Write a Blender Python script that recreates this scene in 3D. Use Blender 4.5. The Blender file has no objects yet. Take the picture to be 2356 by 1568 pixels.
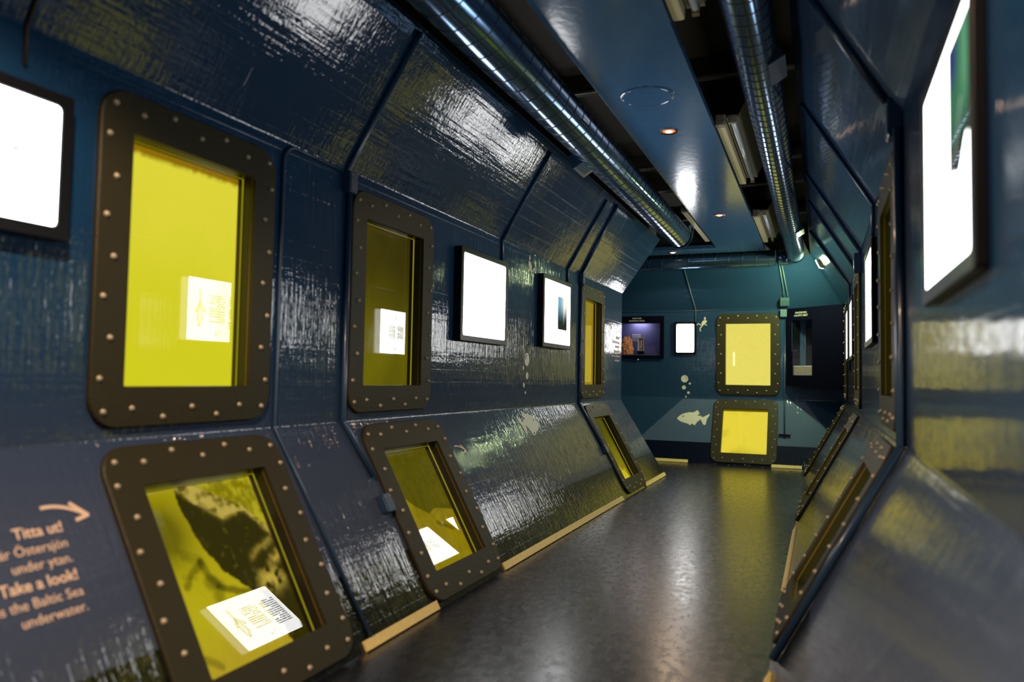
import bpy, math, random
import numpy as np
from mathutils import Vector, Matrix

random.seed(7)
rng = np.random.default_rng(11)
C = bpy.context.scene.collection
SC = bpy.context.scene

# ------------------------------------------------------------------ camera, world, exposure
YAW, PITCH, ROLL, CAMZ = 0.3878, 0.0491, 0.0174, 0.890
F = Vector((-math.sin(YAW)*math.cos(PITCH), math.cos(YAW)*math.cos(PITCH), math.sin(PITCH)))
R0 = Vector((math.cos(YAW), math.sin(YAW), 0)); U0 = R0.cross(F)
RR = R0*math.cos(ROLL) + U0*math.sin(ROLL); UU = U0*math.cos(ROLL) - R0*math.sin(ROLL)
cd = bpy.data.cameras.new('camera'); cam = bpy.data.objects.new('camera', cd); C.objects.link(cam)
M = Matrix((RR, UU, -F)).transposed().to_4x4(); M.translation = Vector((0, 0, CAMZ)); cam.matrix_world = M
cd.sensor_width = 36; cd.lens = 36*1741.7/2356; cd.clip_start = 0.02
cd.dof.use_dof = True; cd.dof.focus_distance = 5.2; cd.dof.aperture_fstop = 1.7
SC.camera = cam
w = bpy.data.worlds.new('world'); SC.world = w; w.use_nodes = True
w.node_tree.nodes['Background'].inputs[0].default_value = (0.03, 0.06, 0.12, 1)
w.node_tree.nodes['Background'].inputs[1].default_value = 0.0
SC.view_settings.view_transform = 'Standard'; SC.view_settings.look = 'None'
SC.view_settings.gamma = 1.0; SC.view_settings.exposure = 0.0
SC.cycles.use_denoising = True
SC.cycles.max_bounces = 6; SC.cycles.transparent_max_bounces = 12
SC.cycles.sample_clamp_indirect = 6.0

SCREEN = 12.0       # brightness of the backlit screens

def spot_light(name, loc, target, power, color, angle, blend, size=0.03):
    l = bpy.data.lights.new(name, 'SPOT'); l.energy = power; l.color = color
    l.spot_size = math.radians(angle); l.spot_blend = blend; l.shadow_soft_size = size
    o = bpy.data.objects.new(name, l); C.objects.link(o); o.location = loc
    o.rotation_euler = (Vector(target)-Vector(loc)).to_track_quat('-Z', 'Y').to_euler()
    return o
# warm downlights in the ceiling panel and one added fill behind the camera (their fittings are built further down)
DOWN = [(-0.765, 0.45, 330, 135), (-0.765, -1.75, 90, 135), (-0.765, 4.085, 14, 150), (-0.765, 6.31, 14, 150), (-1.45, 8.02, 30, 150)]
for x, y, p, a in DOWN:
    spot_light('downlight_lamp', (x, y, 2.235), (x, y, 0), p, (1.0, 0.70, 0.46), a, 0.25)

# ------------------------------------------------------------------ profile of the tunnel
XLM, XLB, Z1, Z2 = -1.75, -1.360, 0.7045, 1.7094
XRM, XRB = 0.229, -0.152
ZT, DXT = 2.24, 0.33
YBM, YBB, YBT = 8.83, 8.45, 8.50
YNEAR, YEND = -2.6, 7.03
UPC = 1.194        # height of the middle of the upper portholes

# ------------------------------------------------------------------ materials
def mat(name):
    m = bpy.data.materials.new(name); m.use_nodes = True
    nt = m.node_tree; nt.nodes.clear()
    return m, nt
def N(nt, t, **k):
    n = nt.nodes.new(t)
    for a, b in k.items():
        if a[0] == 'i' and a[1:].isdigit(): n.inputs[int(a[1:])].default_value = b
        else: setattr(n, a, b)
    return n
def out(nt, sh): nt.links.new(sh, N(nt, 'ShaderNodeOutputMaterial').inputs[0])
def principled(nt, col=None, rough=0.5, metal=0.0, coat=0.0, coat_rough=0.1, spec=0.5):
    p = N(nt, 'ShaderNodeBsdfPrincipled')
    if col is not None: p.inputs['Base Color'].default_value = (*col, 1)
    p.inputs['Roughness'].default_value = rough; p.inputs['Metallic'].default_value = metal
    p.inputs['Coat Weight'].default_value = coat; p.inputs['Coat Roughness'].default_value = coat_rough
    p.inputs['Specular IOR Level'].default_value = spec
    return p
def noise_of(nt, scale, vec_scale=(1, 1, 1), detail=3, rough=0.5, dist=0.0):
    tc = N(nt, 'ShaderNodeTexCoord'); mp = N(nt, 'ShaderNodeMapping'); mp.inputs['Scale'].default_value = vec_scale
    nt.links.new(tc.outputs['Object'], mp.inputs[0])
    n = N(nt, 'ShaderNodeTexNoise'); n.inputs['Scale'].default_value = scale; n.inputs['Detail'].default_value = detail
    n.inputs['Roughness'].default_value = rough; n.inputs['Distortion'].default_value = dist
    nt.links.new(mp.outputs[0], n.inputs['Vector']); return n
def mathn(nt, op, a, b=None, c=None):
    n = N(nt, 'ShaderNodeMath', operation=op)
    for i, v in enumerate((a, b, c)):
        if v is None: continue
        if isinstance(v, (int, float)): n.inputs[i].default_value = v
        else: nt.links.new(v, n.inputs[i])
    return n.outputs[0]
def mixc(nt, f, a, b):
    n = N(nt, 'ShaderNodeMix', data_type='RGBA')
    for i, v in ((0, f), (6, a), (7, b)):
        if isinstance(v, (int, float)): n.inputs[i].default_value = v
        elif isinstance(v, tuple): n.inputs[i].default_value = (*v, 1)
        else: nt.links.new(v, n.inputs[i])
    return n.outputs[2]
def simple(name, col, rough=0.5, metal=0.0, coat=0.0, bump=0.0, bscale=40, var=0.0, spec=0.5):
    m, nt = mat(name); p = principled(nt, col, rough, metal, coat, spec=spec)
    n = noise_of(nt, bscale)
    if bump:
        b = N(nt, 'ShaderNodeBump'); b.inputs['Strength'].default_value = bump; b.inputs['Distance'].default_value = 0.01
        nt.links.new(n.outputs[0], b.inputs['Height']); nt.links.new(b.outputs[0], p.inputs['Normal'])
    if var:
        c = mixc(nt, n.outputs[0], tuple(v*(1-var) for v in col), tuple(min(1, v*(1+var)) for v in col))
        nt.links.new(c, p.inputs['Base Color'])
    out(nt, p.outputs[0]); return m
def glow(name, col, strength):
    m, nt = mat(name); e = N(nt, 'ShaderNodeEmission'); e.inputs[0].default_value = (*col, 1); e.inputs[1].default_value = strength
    out(nt, e.outputs[0]); return m
def paint_glow(name, strength):
    """a backlit print: its picture is stored in the mesh, the sheet itself is slightly glossy"""
    m, nt = mat(name); a = N(nt, 'ShaderNodeVertexColor', layer_name='print')
    e = N(nt, 'ShaderNodeEmission'); e.inputs[1].default_value = strength
    nt.links.new(a.outputs[0], e.inputs[0]); g = N(nt, 'ShaderNodeBsdfGlossy'); g.inputs['Roughness'].default_value = 0.03
    fr = N(nt, 'ShaderNodeFresnel'); fr.inputs[0].default_value = 1.25
    mx = N(nt, 'ShaderNodeMixShader'); nt.links.new(fr.outputs[0], mx.inputs[0])
    nt.links.new(e.outputs[0], mx.inputs[1]); nt.links.new(g.outputs[0], mx.inputs[2]); out(nt, mx.outputs[0]); return m
def glass_mat(name, ior=1.72, rough=0.0):
    m, nt = mat(name); t = N(nt, 'ShaderNodeBsdfTransparent'); g = N(nt, 'ShaderNodeBsdfGlossy'); g.inputs['Roughness'].default_value = rough
    fr = N(nt, 'ShaderNodeFresnel'); fr.inputs[0].default_value = ior
    ge = N(nt, 'ShaderNodeNewGeometry')      # the outer face mirrors, the inner one lets light through
    fm = mathn(nt, 'MULTIPLY', fr.outputs[0], mathn(nt, 'SUBTRACT', 1.0, ge.outputs['Backfacing']))
    mx = N(nt, 'ShaderNodeMixShader'); nt.links.new(fm, mx.inputs[0])
    nt.links.new(t.outputs[0], mx.inputs[1]); nt.links.new(g.outputs[0], mx.inputs[2]); out(nt, mx.outputs[0]); return m

def wall_material(name, beam=None, relief=0.32):
    """glossy varnished blue paint over brushed fibreglass; printed sea-floor band below 0.22 m"""
    m, nt = mat(name)
    tc = N(nt, 'ShaderNodeTexCoord'); sp = N(nt, 'ShaderNodeSeparateXYZ'); nt.links.new(tc.outputs['Object'], sp.inputs[0])
    X, Y, Z = sp.outputs
    big = noise_of(nt, 1.3, detail=4)
    blue = mixc(nt, big.outputs[0], *(((0.004, 0.022, 0.062), (0.006, 0.034, 0.086)) if beam is None else ((0.009, 0.028, 0.070), (0.014, 0.042, 0.094))))
    slate = mixc(nt, big.outputs[0], *(((0.030, 0.040, 0.074), (0.038, 0.052, 0.090)) if beam is None else ((0.050, 0.078, 0.145), (0.062, 0.095, 0.170))))
    if beam is None:       # warm lamp light painted into the colour: slate below the lower bend
        f = N(nt, 'ShaderNodeMapRange'); nt.links.new(Z, f.inputs[0])
        f.inputs[1].default_value = 1.0; f.inputs[2].default_value = 0.55; f.inputs[3].default_value = 0; f.inputs[4].default_value = 1
        fac = f.outputs[0]
    else:                  # painted slanting beam: z < a*x + b on the lower panel
        a, b, a2, b2 = beam
        l1 = mathn(nt, 'GREATER_THAN', mathn(nt, 'SUBTRACT', mathn(nt, 'MULTIPLY_ADD', X, a, b), Z), 0.0)
        l2 = mathn(nt, 'LESS_THAN', Z, 0.69)
        l3 = mathn(nt, 'GREATER_THAN', mathn(nt, 'SUBTRACT', mathn(nt, 'MULTIPLY_ADD', X, a2, b2), Z), 0.0)
        fac = mathn(nt, 'MULTIPLY', mathn(nt, 'MULTIPLY', l1, l2), l3)
    col = mixc(nt, fac, blue, slate)
    if beam is None:
        weed = noise_of(nt, 9, (3, 1.2, 1), detail=8, rough=0.7, dist=1.2)
        cr = N(nt, 'ShaderNodeValToRGB'); cr.color_ramp.elements[0].position = 0.42; cr.color_ramp.elements[1].position = 0.75
        cr.color_ramp.elements[0].color = (0.002, 0.003, 0.003, 1); cr.color_ramp.elements[1].color = (0.016, 0.018, 0.008, 1)
        nt.links.new(weed.outputs[0], cr.inputs[0]); band = cr.outputs[0]
    else: band = (0.001, 0.003, 0.014)
    bf = mathn(nt, 'LESS_THAN', Z, 0.222)
    col = mixc(nt, bf, col, band)
    p = principled(nt, None, 0.33, 0.0, 0.85, 0.055, 0.05)
    nt.links.new(col, p.inputs['Base Color']); p.inputs['Coat IOR'].default_value = 1.62
    # varnish: plank lines along the tunnel, vertical brush marks, fine cloth grain
    lines = noise_of(nt, 6, (6, 0.35, 6) if beam is None else (0.35, 6, 6), detail=3)
    brush = noise_of(nt, 9, (1.2, 7, 0.7) if beam is None else (7, 1.2, .7), detail=3)
    grain = noise_of(nt, 70, detail=2)
    lump = noise_of(nt, 4.0, detail=3)
    up = N(nt, 'ShaderNodeMapRange'); nt.links.new(Z, up.inputs[0])
    up.inputs[1].default_value = 1.6; up.inputs[2].default_value = 1.8
    upo = up.outputs[0]
    h1 = mathn(nt, 'MULTIPLY', lines.outputs[0], mathn(nt, 'MULTIPLY_ADD', upo, 0.25, 0.2))
    h2 = mathn(nt, 'MULTIPLY', brush.outputs[0], mathn(nt, 'MULTIPLY_ADD', upo, -0.45, 0.6))
    h3 = mathn(nt, 'MULTIPLY', grain.outputs[0], 0.14)
    cb = N(nt, 'ShaderNodeCombineXYZ'); nt.links.new(Y if beam is None else X, cb.inputs[0]); nt.links.new(Z, cb.inputs[1])
    br = N(nt, 'ShaderNodeTexBrick'); nt.links.new(cb.outputs[0], br.inputs['Vector'])
    br.inputs['Scale'].default_value = 1.0; br.inputs['Brick Width'].default_value = 0.62; br.inputs['Row Height'].default_value = 0.062
    br.inputs['Mortar Size'].default_value = 0.003; br.inputs['Mortar Smooth'].default_value = 0.3; br.offset = 0.37
    br.inputs['Color1'].default_value = (.55, .55, .55, 1); br.inputs['Color2'].default_value = (.95, .95, .95, 1); br.inputs['Mortar'].default_value = (0, 0, 0, 1)
    hb = mathn(nt, 'MULTIPLY', br.outputs['Color'], mathn(nt, 'MULTIPLY_ADD', upo, 0.22, 0.02))
    h1 = mathn(nt, 'ADD', h1, hb)
    h = mathn(nt, 'ADD', mathn(nt, 'ADD', h1, h2), mathn(nt, 'MULTIPLY_ADD', lump.outputs[0], 0.9, h3))
    b = N(nt, 'ShaderNodeBump'); b.inputs['Strength'].default_value = relief; b.inputs['Distance'].default_value = 0.012
    nt.links.new(h, b.inputs['Height']); nt.links.new(b.outputs[0], p.inputs['Normal']); nt.links.new(b.outputs[0], p.inputs['Coat Normal'])
    rr = N(nt, 'ShaderNodeMapRange'); nt.links.new(lump.outputs[0], rr.inputs[0]); rr.inputs[3].default_value = 0.40; rr.inputs[4].default_value = 0.60
    nt.links.new(rr.outputs[0], p.inputs['Roughness'])
    out(nt, p.outputs[0]); return m

M_WALL = wall_material('glossy_blue_fibreglass')
M_BACK = wall_material('glossy_teal_blue_fibreglass', (1.0, 2.16, -1.35, 0.47))
M_RIGHT = wall_material('smoother_blue_fibreglass', None, 0.15)
M_PANEL = simple('ceiling_blue', (0.042, 0.110, 0.225), 0.15, 0, 0.1, 0.05, 30, 0.15)
M_VOID = simple('void_wood', (0.013, 0.009, 0.003), 0.7, 0, 0, 0.2, 12, 0.4)
M_BLACK = simple('black_void', (0.006, 0.007, 0.012), 0.8)
M_FRAME = simple('brown_enamel', (0.020, 0.017, 0.006), 0.5, 0.0, 0.0, 0.2, 160, 0.2, 0.22)
M_BOLT = simple('bolt_steel', (0.30, 0.26, 0.18), 0.45, 0.35)
M_REVEAL = simple('dark_reveal', (0.012, 0.010, 0.004), 0.35)
M_LIP = simple('ochre_lip', (0.10, 0.065, 0.006), 0.5)
M_ACRYL = glow('imitated_edge_glow', (0.55, 0.50, 0.01), 0.55)  # emission imitates backlight caught in the pane edge
M_GLASS = glass_mat('porthole_glass')
M_PRINT = paint_glow('backlit_print', 1.0)
M_SCREEN = paint_glow('screen_glow', SCREEN)
M_DBLACK = simple('display_black', (0.003, 0.003, 0.004), 0.35, 0, 0.0, spec=0.25)
M_CABLE = simple('painted_conduit', (0.012, 0.035, 0.080), 0.35, 0, 0.3)
M_GREYBOX = simple('painted_box', (0.045, 0.095, 0.120), 0.45)
M_DUCT = simple('duct_metal', (0.10, 0.19, 0.33), 0.15, 0.92, 0, 0.0, 25, 0.1)
M_SEAM = simple('duct_seam', (0.02, 0.03, 0.05), 0.4, 0.6)
M_STRIP = simple('pale_wood_strip', (0.66, 0.50, 0.17), 0.5, 0, 0, 0.2, 60, 0.15)
M_DECAL = simple('pale_vinyl', (0.52, 0.52, 0.43), 0.45)
M_DECALTXT = simple('pale_vinyl_text', (0.55, 0.40, 0.30), 0.5)
M_DECALDARK = simple('dark_vinyl', (0.02, 0.04, 0.07), 0.4)
M_CREAM = simple('cream_enamel', (0.50, 0.46, 0.26), 0.45)
M_GREYCAP = simple('grey_endcap', (0.20, 0.19, 0.15), 0.55, 0, 0, 0.3, 90, 0.2)
M_TUBE = simple('unlit_tube', (0.50, 0.55, 0.58), 0.2, 0, 0.6)
M_NAVY = simple('navy_case', (0.0015, 0.002, 0.008), 0.4, spec=0.08)
M_NAVYIN = simple('violet_case_back', (0.055, 0.060, 0.20), 0.6)
M_WHITE = simple('white_ink', (0.75, 0.75, 0.70), 0.6)
M_DL = simple('downlight_ring', (0.10, 0.10, 0.11), 0.3, 0.8)
M_DLIN = glow('downlight_reflector', (1.0, 0.22, 0.06), 1.3)
M_BULB = glow('downlight_bulb', (1.0, 0.72, 0.50), 9)
M_GREEN = glow('green_lamp_face', (0.78, 1.0, 0.46), 1900)
M_CLAY = simple('rust_concretion', (0.42, 0.17, 0.08), 0.8, 0, 0, 0.9, 60, 0.6)
M_BONE = simple('pale_bone', (0.75, 0.60, 0.42), 0.6)
M_GREYST = simple('grey_stand', (0.30, 0.30, 0.30), 0.6)
M_LED = glow('case_led', (1.0, 0.90, 0.80), 35)
M_SILVER = simple('silver', (0.6, 0.6, 0.6), 0.3, 1.0)
M_GRAVEL = simple('grey_gravel', (0.30, 0.26, 0.24), 0.9, 0, 0, 1.0, 90, 0.5)

def floor_mat():
    m, nt = mat('varnished_black_floor')
    big = noise_of(nt, 2.0, detail=5, rough=0.6); fine = noise_of(nt, 30, (1, .6, 1), detail=6, rough=0.7)
    col = mixc(nt, big.outputs[0], (0.002, 0.003, 0.005), (0.007, 0.008, 0.012))
    p = principled(nt, None, 0.4, 0, 1.0, 0.2, 0.05)
    nt.links.new(col, p.inputs['Base Color'])
    h = mathn(nt, 'ADD', mathn(nt, 'MULTIPLY', fine.outputs[0], 0.12), big.outputs[0])
    b = N(nt, 'ShaderNodeBump'); b.inputs['Strength'].default_value = 0.09; b.inputs['Distance'].default_value = 0.012
    nt.links.new(h, b.inputs['Height']); nt.links.new(b.outputs[0], p.inputs['Normal']); nt.links.new(b.outputs[0], p.inputs['Coat Normal'])
    rr = N(nt, 'ShaderNodeMapRange'); nt.links.new(fine.outputs[0], rr.inputs[0]); rr.inputs[1].default_value = .3; rr.inputs[2].default_value = .7; rr.inputs[3].default_value = 0.17; rr.inputs[4].default_value = 0.34
    nt.links.new(rr.outputs[0], p.inputs['Coat Roughness']); out(nt, p.outputs[0]); return m
M_FLOOR = floor_mat()

# ------------------------------------------------------------------ mesh helpers
def link_mesh(name, verts, faces, m, parent=None, smooth=False, mats=None, fmat=None):
    me = bpy.data.meshes.new(name); me.from_pydata([tuple(v) for v in verts], [], faces); me.validate(); me.update()
    for k in (mats or [m]): me.materials.append(k)
    if fmat: me.polygons.foreach_set('material_index', fmat)
    if smooth: me.polygons.foreach_set('use_smooth', [True]*len(me.polygons))
    o = bpy.data.objects.new(name, me); C.objects.link(o)
    if parent is not None: o.parent = parent
    return o
class MB:
    def __init__(s): s.v = []; s.f = []
    def add(s, vs, fs):
        n = len(s.v); s.v += [tuple(v) for v in vs]; s.f += [tuple(i+n for i in f) for f in fs]; return s
    def box(s, x0, x1, y0, y1, z0, z1, b=0.0):
        if b <= 0:
            vs = [(x, y, z) for z in (z0, z1) for y in (y0, y1) for x in (x0, x1)]
            return s.add(vs, [(0, 2, 3, 1), (4, 5, 7, 6), (0, 1, 5, 4), (2, 6, 7, 3), (0, 4, 6, 2), (1, 3, 7, 5)])
        # chamfered towards +z and around the vertical edges
        def ring(i, z):
            X0, X1, Y0, Y1 = x0+i, x1-i, y0+i, y1-i
            return [(X0+b, Y0, z), (X1-b, Y0, z), (X1, Y0+b, z), (X1, Y1-b, z), (X1-b, Y1, z), (X0+b, Y1, z), (X0, Y1-b, z), (X0, Y0+b, z)]
        vs = ring(b*.4, z0)+ring(0, z0+b*.4)+ring(0, z1-b*.4)+ring(b*.4, z1)
        fs = [tuple(range(7, -1, -1)), tuple(range(24, 32))]
        for k in range(3):
            for i in range(8): j = (i+1) % 8; fs.append((k*8+i, k*8+j, k*8+8+j, k*8+8+i))
        return s.add(vs, fs)
    def tube(s, pts, r, n=10, caps=True):
        pts = [Vector(p) for p in pts]; rings = []; up = None
        for i, p in enumerate(pts):
            d = (pts[min(i+1, len(pts)-1)]-pts[max(i-1, 0)]).normalized()
            if up is None:
                up = Vector((0, 0, 1)) if abs(d.z) < .9 else Vector((1, 0, 0))
            a = (up-d*up.dot(d)).normalized(); bb = d.cross(a); up = a
            rad = r[i] if isinstance(r, (list, tuple)) else r
            rings.append([p+(a*math.cos(t)+bb*math.sin(t))*rad for t in [2*math.pi*k/n for k in range(n)]])
        vs = [v for q in rings for v in q]; fs = []
        for i in range(len(pts)-1):
            for k in range(n): j = (k+1) % n; fs.append((i*n+k, i*n+j, i*n+n+j, i*n+n+k))
        if caps: fs += [tuple(range(n-1, -1, -1)), tuple(range((len(pts)-1)*n, len(pts)*n))]
        return s.add(vs, fs)
    def prism(s, poly, z0, z1):
        n = len(poly); vs = [(x, y, z0) for x, y in poly]+[(x, y, z1) for x, y in poly]
        return s.add(vs, [tuple(range(n-1, -1, -1)), tuple(range(n, 2*n))]+[(i, (i+1) % n, n+(i+1) % n, n+i) for i in range(n)])
    def disc(s, cx, cy, r, z0, z1, n=20): return s.prism([(cx+r*math.cos(2*math.pi*k/n), cy+r*math.sin(2*math.pi*k/n)) for k in range(n)], z0, z1)
    def lathe(s, prof, n=20, c=(0, 0, 0)):
        vs = []; fs = []
        for r, z in prof: vs += [(c[0]+r*math.cos(2*math.pi*k/n), c[1]+r*math.sin(2*math.pi*k/n), c[2]+z) for k in range(n)]
        for i in range(len(prof)-1):
            for k in range(n): j = (k+1) % n; fs.append((i*n+k, i*n+j, i*n+n+j, i*n+n+k))
        return s.add(vs, fs)
    def build(s, name, m, parent=None, smooth=False): return link_mesh(name, s.v, s.f, m, parent, smooth)
def tag(o, label=None, cat=None, group=None, kind=None):
    if label: o['label'] = label
    if cat: o['category'] = cat
    if group: o['group'] = group
    if kind: o['kind'] = kind
    return o
def empty(name, mtx, label, cat, group=None):
    o = bpy.data.objects.new(name, None); C.objects.link(o); o.matrix_world = mtx; o.empty_display_size = 0.05
    return tag(o, label, cat, group)
def frame_mtx(o, u, v):
    u = Vector(u).normalized(); v = Vector(v).normalized(); n = u.cross(v)
    m = Matrix((u, v, n)).transposed().to_4x4(); m.translation = Vector(o); return m
LV = Vector((XLM-XLB, 0, Z1)).normalized(); RV = Vector((XRM-XRB, 0, Z1)).normalized(); BV = Vector((0, YBM-YBB, Z1)).normalized()
def LM(y, z): return frame_mtx((XLM, y, z), (0, 1, 0), (0, 0, 1))
def RM(y, z): return frame_mtx((XRM, y, z), (0, -1, 0), (0, 0, 1))
def BM(x, z): return frame_mtx((x, YBM, z), (1, 0, 0), (0, 0, 1))
def LL(y, w): return frame_mtx(Vector((XLB, y, 0))+LV*w, (0, 1, 0), LV)
def RL(y, w): return frame_mtx(Vector((XRB, y, 0))+RV*w, (0, -1, 0), RV)
def BL(x, w): return frame_mtx(Vector((x, YBB, 0))+BV*w, (1, 0, 0), BV)
def copy_tree(o, parent=None):
    c = o.copy(); C.objects.link(c)
    if parent is not None: c.parent = parent
    for ch in list(o.children): copy_tree(ch, c)
    return c

# ------------------------------------------------------------------ walls, floor, ceiling
def fillet(a, b, c, r=0.03, n=5):
    a, b, c = map(Vector, (a, b, c)); u = (a-b).normalized(); v = (c-b).normalized()
    half = math.acos(max(-1, min(1, u.dot(v))))/2; t = r/math.tan(half)
    p, q = b+u*t, b+v*t
    return [tuple((1-s)**2*p+2*s*(1-s)*b+s*s*q) for s in [k/n for k in range(n+1)]]
def wall_profile(base, m1, m2, top, lowcut, upcut):
    """2D points (d, z) with extra breaks at the porthole openings"""
    base, m1, m2, top = map(Vector, (base, m1, m2, top)); lv = (m1-base).normalized()
    pts = [base, base+lv*lowcut[0], base+lv*lowcut[1]] + [Vector(p) for p in fillet(base, m1, m2)]
    pts += [Vector((m1.x, upcut[0])), Vector((m1.x, upcut[1]))]
    pts += [Vector(p) for p in fillet(m1, m2, top)] + [m2+(top-m2)*k/3 for k in (1, 2, 3)]
    return pts
LOWCUT = (0.40-0.272, 0.40+0.272); UPCUT = (UPC-0.352, UPC+0.352)
def wall_grid(name, prof, smin, smax, holes, place, extra=None, endshift=None, m=M_WALL, flip=False):
    """holes: (s0, s1, i0, i1) cells between profile indexes i0..i1 left open"""
    ss = sorted(set([smin, smax]+[h for H in holes for h in H[:2]]))
    full = []
    for a, b in zip(ss, ss[1:]):
        k = max(1, int((b-a)/0.4)); full += [a+(b-a)*i/k for i in range(k)]
    full.append(ss[-1]); ns, npf = len(full), len(prof)
    vs = []
    for s in full:
        for p in prof:
            s2 = s
            if endshift and abs(s-smax) < 1e-6: s2 = s+endshift(p)
            vs.append(place(p, s2))
    fs = []
    for i in range(ns-1):
        sm = (full[i]+full[i+1])/2
        for j in range(npf-1):
            if any(h[0] < sm < h[1] and h[2] <= j < h[3] for h in holes): continue
            q = (i*npf+j, (i+1)*npf+j, (i+1)*npf+j+1, i*npf+j+1)
            fs.append(q[::-1] if flip else q)
    if extra: extra(vs, fs, full, prof, npf)
    o = link_mesh(name, vs, fs, m, smooth=True)
    tag(o, kind='structure'); return o
LP = [(1.735, 1.75), (2.885, 2.945), (6.03, 6.07)]     # left: upper, lower porthole centres
RP = [(3.0, 3.0), (5.42, 5.45), (7.93, 7.95)]
BP = [(-0.757, -0.775)]
iL = (1, 2); iU = (9, 10)
lp = wall_profile((XLB, 0), (XLM, Z1), (XLM, Z2), (XLM+DXT, ZT), LOWCUT, UPCUT)
rp = wall_profile((XRB, 0), (XRM, Z1), (XRM, Z2), (XRM-DXT, ZT), LOWCUT, UPCUT)
bp = wall_profile((YBB, 0), (YBM, Z1), (YBM, Z2), (YBT, ZT), LOWCUT, UPCUT)
HW = 0.245
def pholes(P): return [(u-HW, u+HW, 9, 10) for u, l in P]+[(l-HW, l+HW, 1, 2) for u, l in P]
def left_corner(vs, fs, full, prof, npf):
    # the wall turns the corner into the side passage with a rounded edge
    base = (len(full)-1)*npf; r = 0.035; prev = base
    cols = []
    for t in (22.5, 45, 67.5, 90):
        a = math.radians(t); start = len(vs)
        for j in range(npf):
            x, y, z = vs[base+j]; vs.append((x-r*(1-math.cos(a)), y+r*math.sin(a), z))
        cols.append(start)
    start = len(vs)
    for j in range(npf):
        x, y, z = vs[base+j]; vs.append((-3.6, y+r, z))
    cols.append(start)
    for c in cols:
        for j in range(npf-1): fs.append((prev+j, c+j, c+j+1, prev+j+1))
        prev = c
wall_grid('wall_left', lp, YNEAR, YEND, pholes(LP), lambda p, s: (p.x, s, p.y), extra=left_corner,
          endshift=lambda p: 0.45*(p.x-XLM), flip=False)
wall_grid('wall_right', rp, YNEAR, 8.9, pholes(RP), lambda p, s: (p.x, s, p.y), flip=True, m=M_RIGHT)
CASE = (-2.32, -1.735, 1.185, 1.560)
bholes = pholes(BP)
# split the middle band so the show case gets its own opening
bp2 = list(bp); 
zs = sorted([CASE[2], CASE[3]]+[UPCUT[0], UPCUT[1]])
mid = [Vector((YBM, z)) for z in zs]; bp2 = bp[:9]+mid+bp[11:]
# indexes: bp[9]=upcut0 bp[10]=upcut1 ; find the ranges again
zi = {round(v.y, 4): i for i, v in enumerate(bp2)}
bholes = [(u-HW, u+HW, zi[round(UPCUT[0], 4)], zi[round(UPCUT[1], 4)]) for u, l in BP]+[(l-HW, l+HW, 1, 2) for u, l in BP]
bholes += [(CASE[0], CASE[1], zi[round(CASE[2], 4)], zi[round(CASE[3], 4)])]
wall_grid('wall_back', bp2, -3.6, 0.6, bholes, lambda p, s: (s, p.x, p.y), m=M_BACK, flip=True)
b = MB(); b.add([(-1.8, YNEAR, 0), (0.3, YNEAR, 0), (0.3, YNEAR, 2.6), (-1.8, YNEAR, 2.6)], [(0, 1, 2, 3)])
tag(b.build('wall_front', M_WALL), kind='structure')
b = MB(); b.box(-3.65, -3.6, 6.9, 8.9, 0, 2.6); tag(b.build('wall_light_stop', M_WALL), kind='structure')  # unseen wall added to contain light in the side passage
b = MB(); b.box(-3.6, 0.5, YNEAR, 8.9, -0.05, 0.0); tag(b.build('floor', M_FLOOR), kind='structure')
# ceiling: the hung blue panel with its side passage leg, the dark void deck above it
b = MB(); poly = [(-0.981, YNEAR), (-0.528, YNEAR), (-0.528, 8.16), (-3.5, 8.16), (-3.5, 7.86), (-0.981, 7.86)]
b.prism(poly, 2.25, 2.285); tag(b.build('ceiling', M_PANEL), kind='structure')
b = MB(); b.box(-3.6, 0.6, YNEAR, 8.9, 2.56, 2.60); tag(b.build('ceiling_deck', M_VOID), kind='structure')
b = MB(); b.box(-1.50, XLM+DXT, YNEAR, 7.0, ZT, 2.56); b.box(XRM-DXT, 0.05, YNEAR, 8.8, ZT, 2.56); b.box(-3.6, 0.6, YBT, YBT+.05, ZT, 2.56)
b.box(-3.6, -1.5, 7.10, 7.15, ZT, 2.56)
tag(b.build('trim_1', M_BLACK), kind='structure')

# joists across the void
jj = 0
for y, zz in ((1.3, 2.46), (2.55, 2.46), (3.93, 2.45), (5.52, 2.45), (6.22, 2.45), (7.4, 2.45)):
    b = MB(); b.box(-1.42, -0.10, y-0.02, y+0.02, zz, 2.56); o = b.build('joist', M_VOID)
    e = MB(); e.box(-1.42, -0.10, y-0.026, y-0.02, zz, zz+0.012); e.build('edge_strip', M_SILVER, o)
    tag(o, ['dark joist over ceiling gap nearest the camera', 'dark joist crossing above the near end of the ducts', 'dark joist just beyond the round hatch', 'dark joist above the middle of the longer light fitting', 'dark joist between the two right light fittings', 'dark joist above the far light fittings'][jj], 'joist', 'joists above the ceiling panel'); jj += 1

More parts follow.
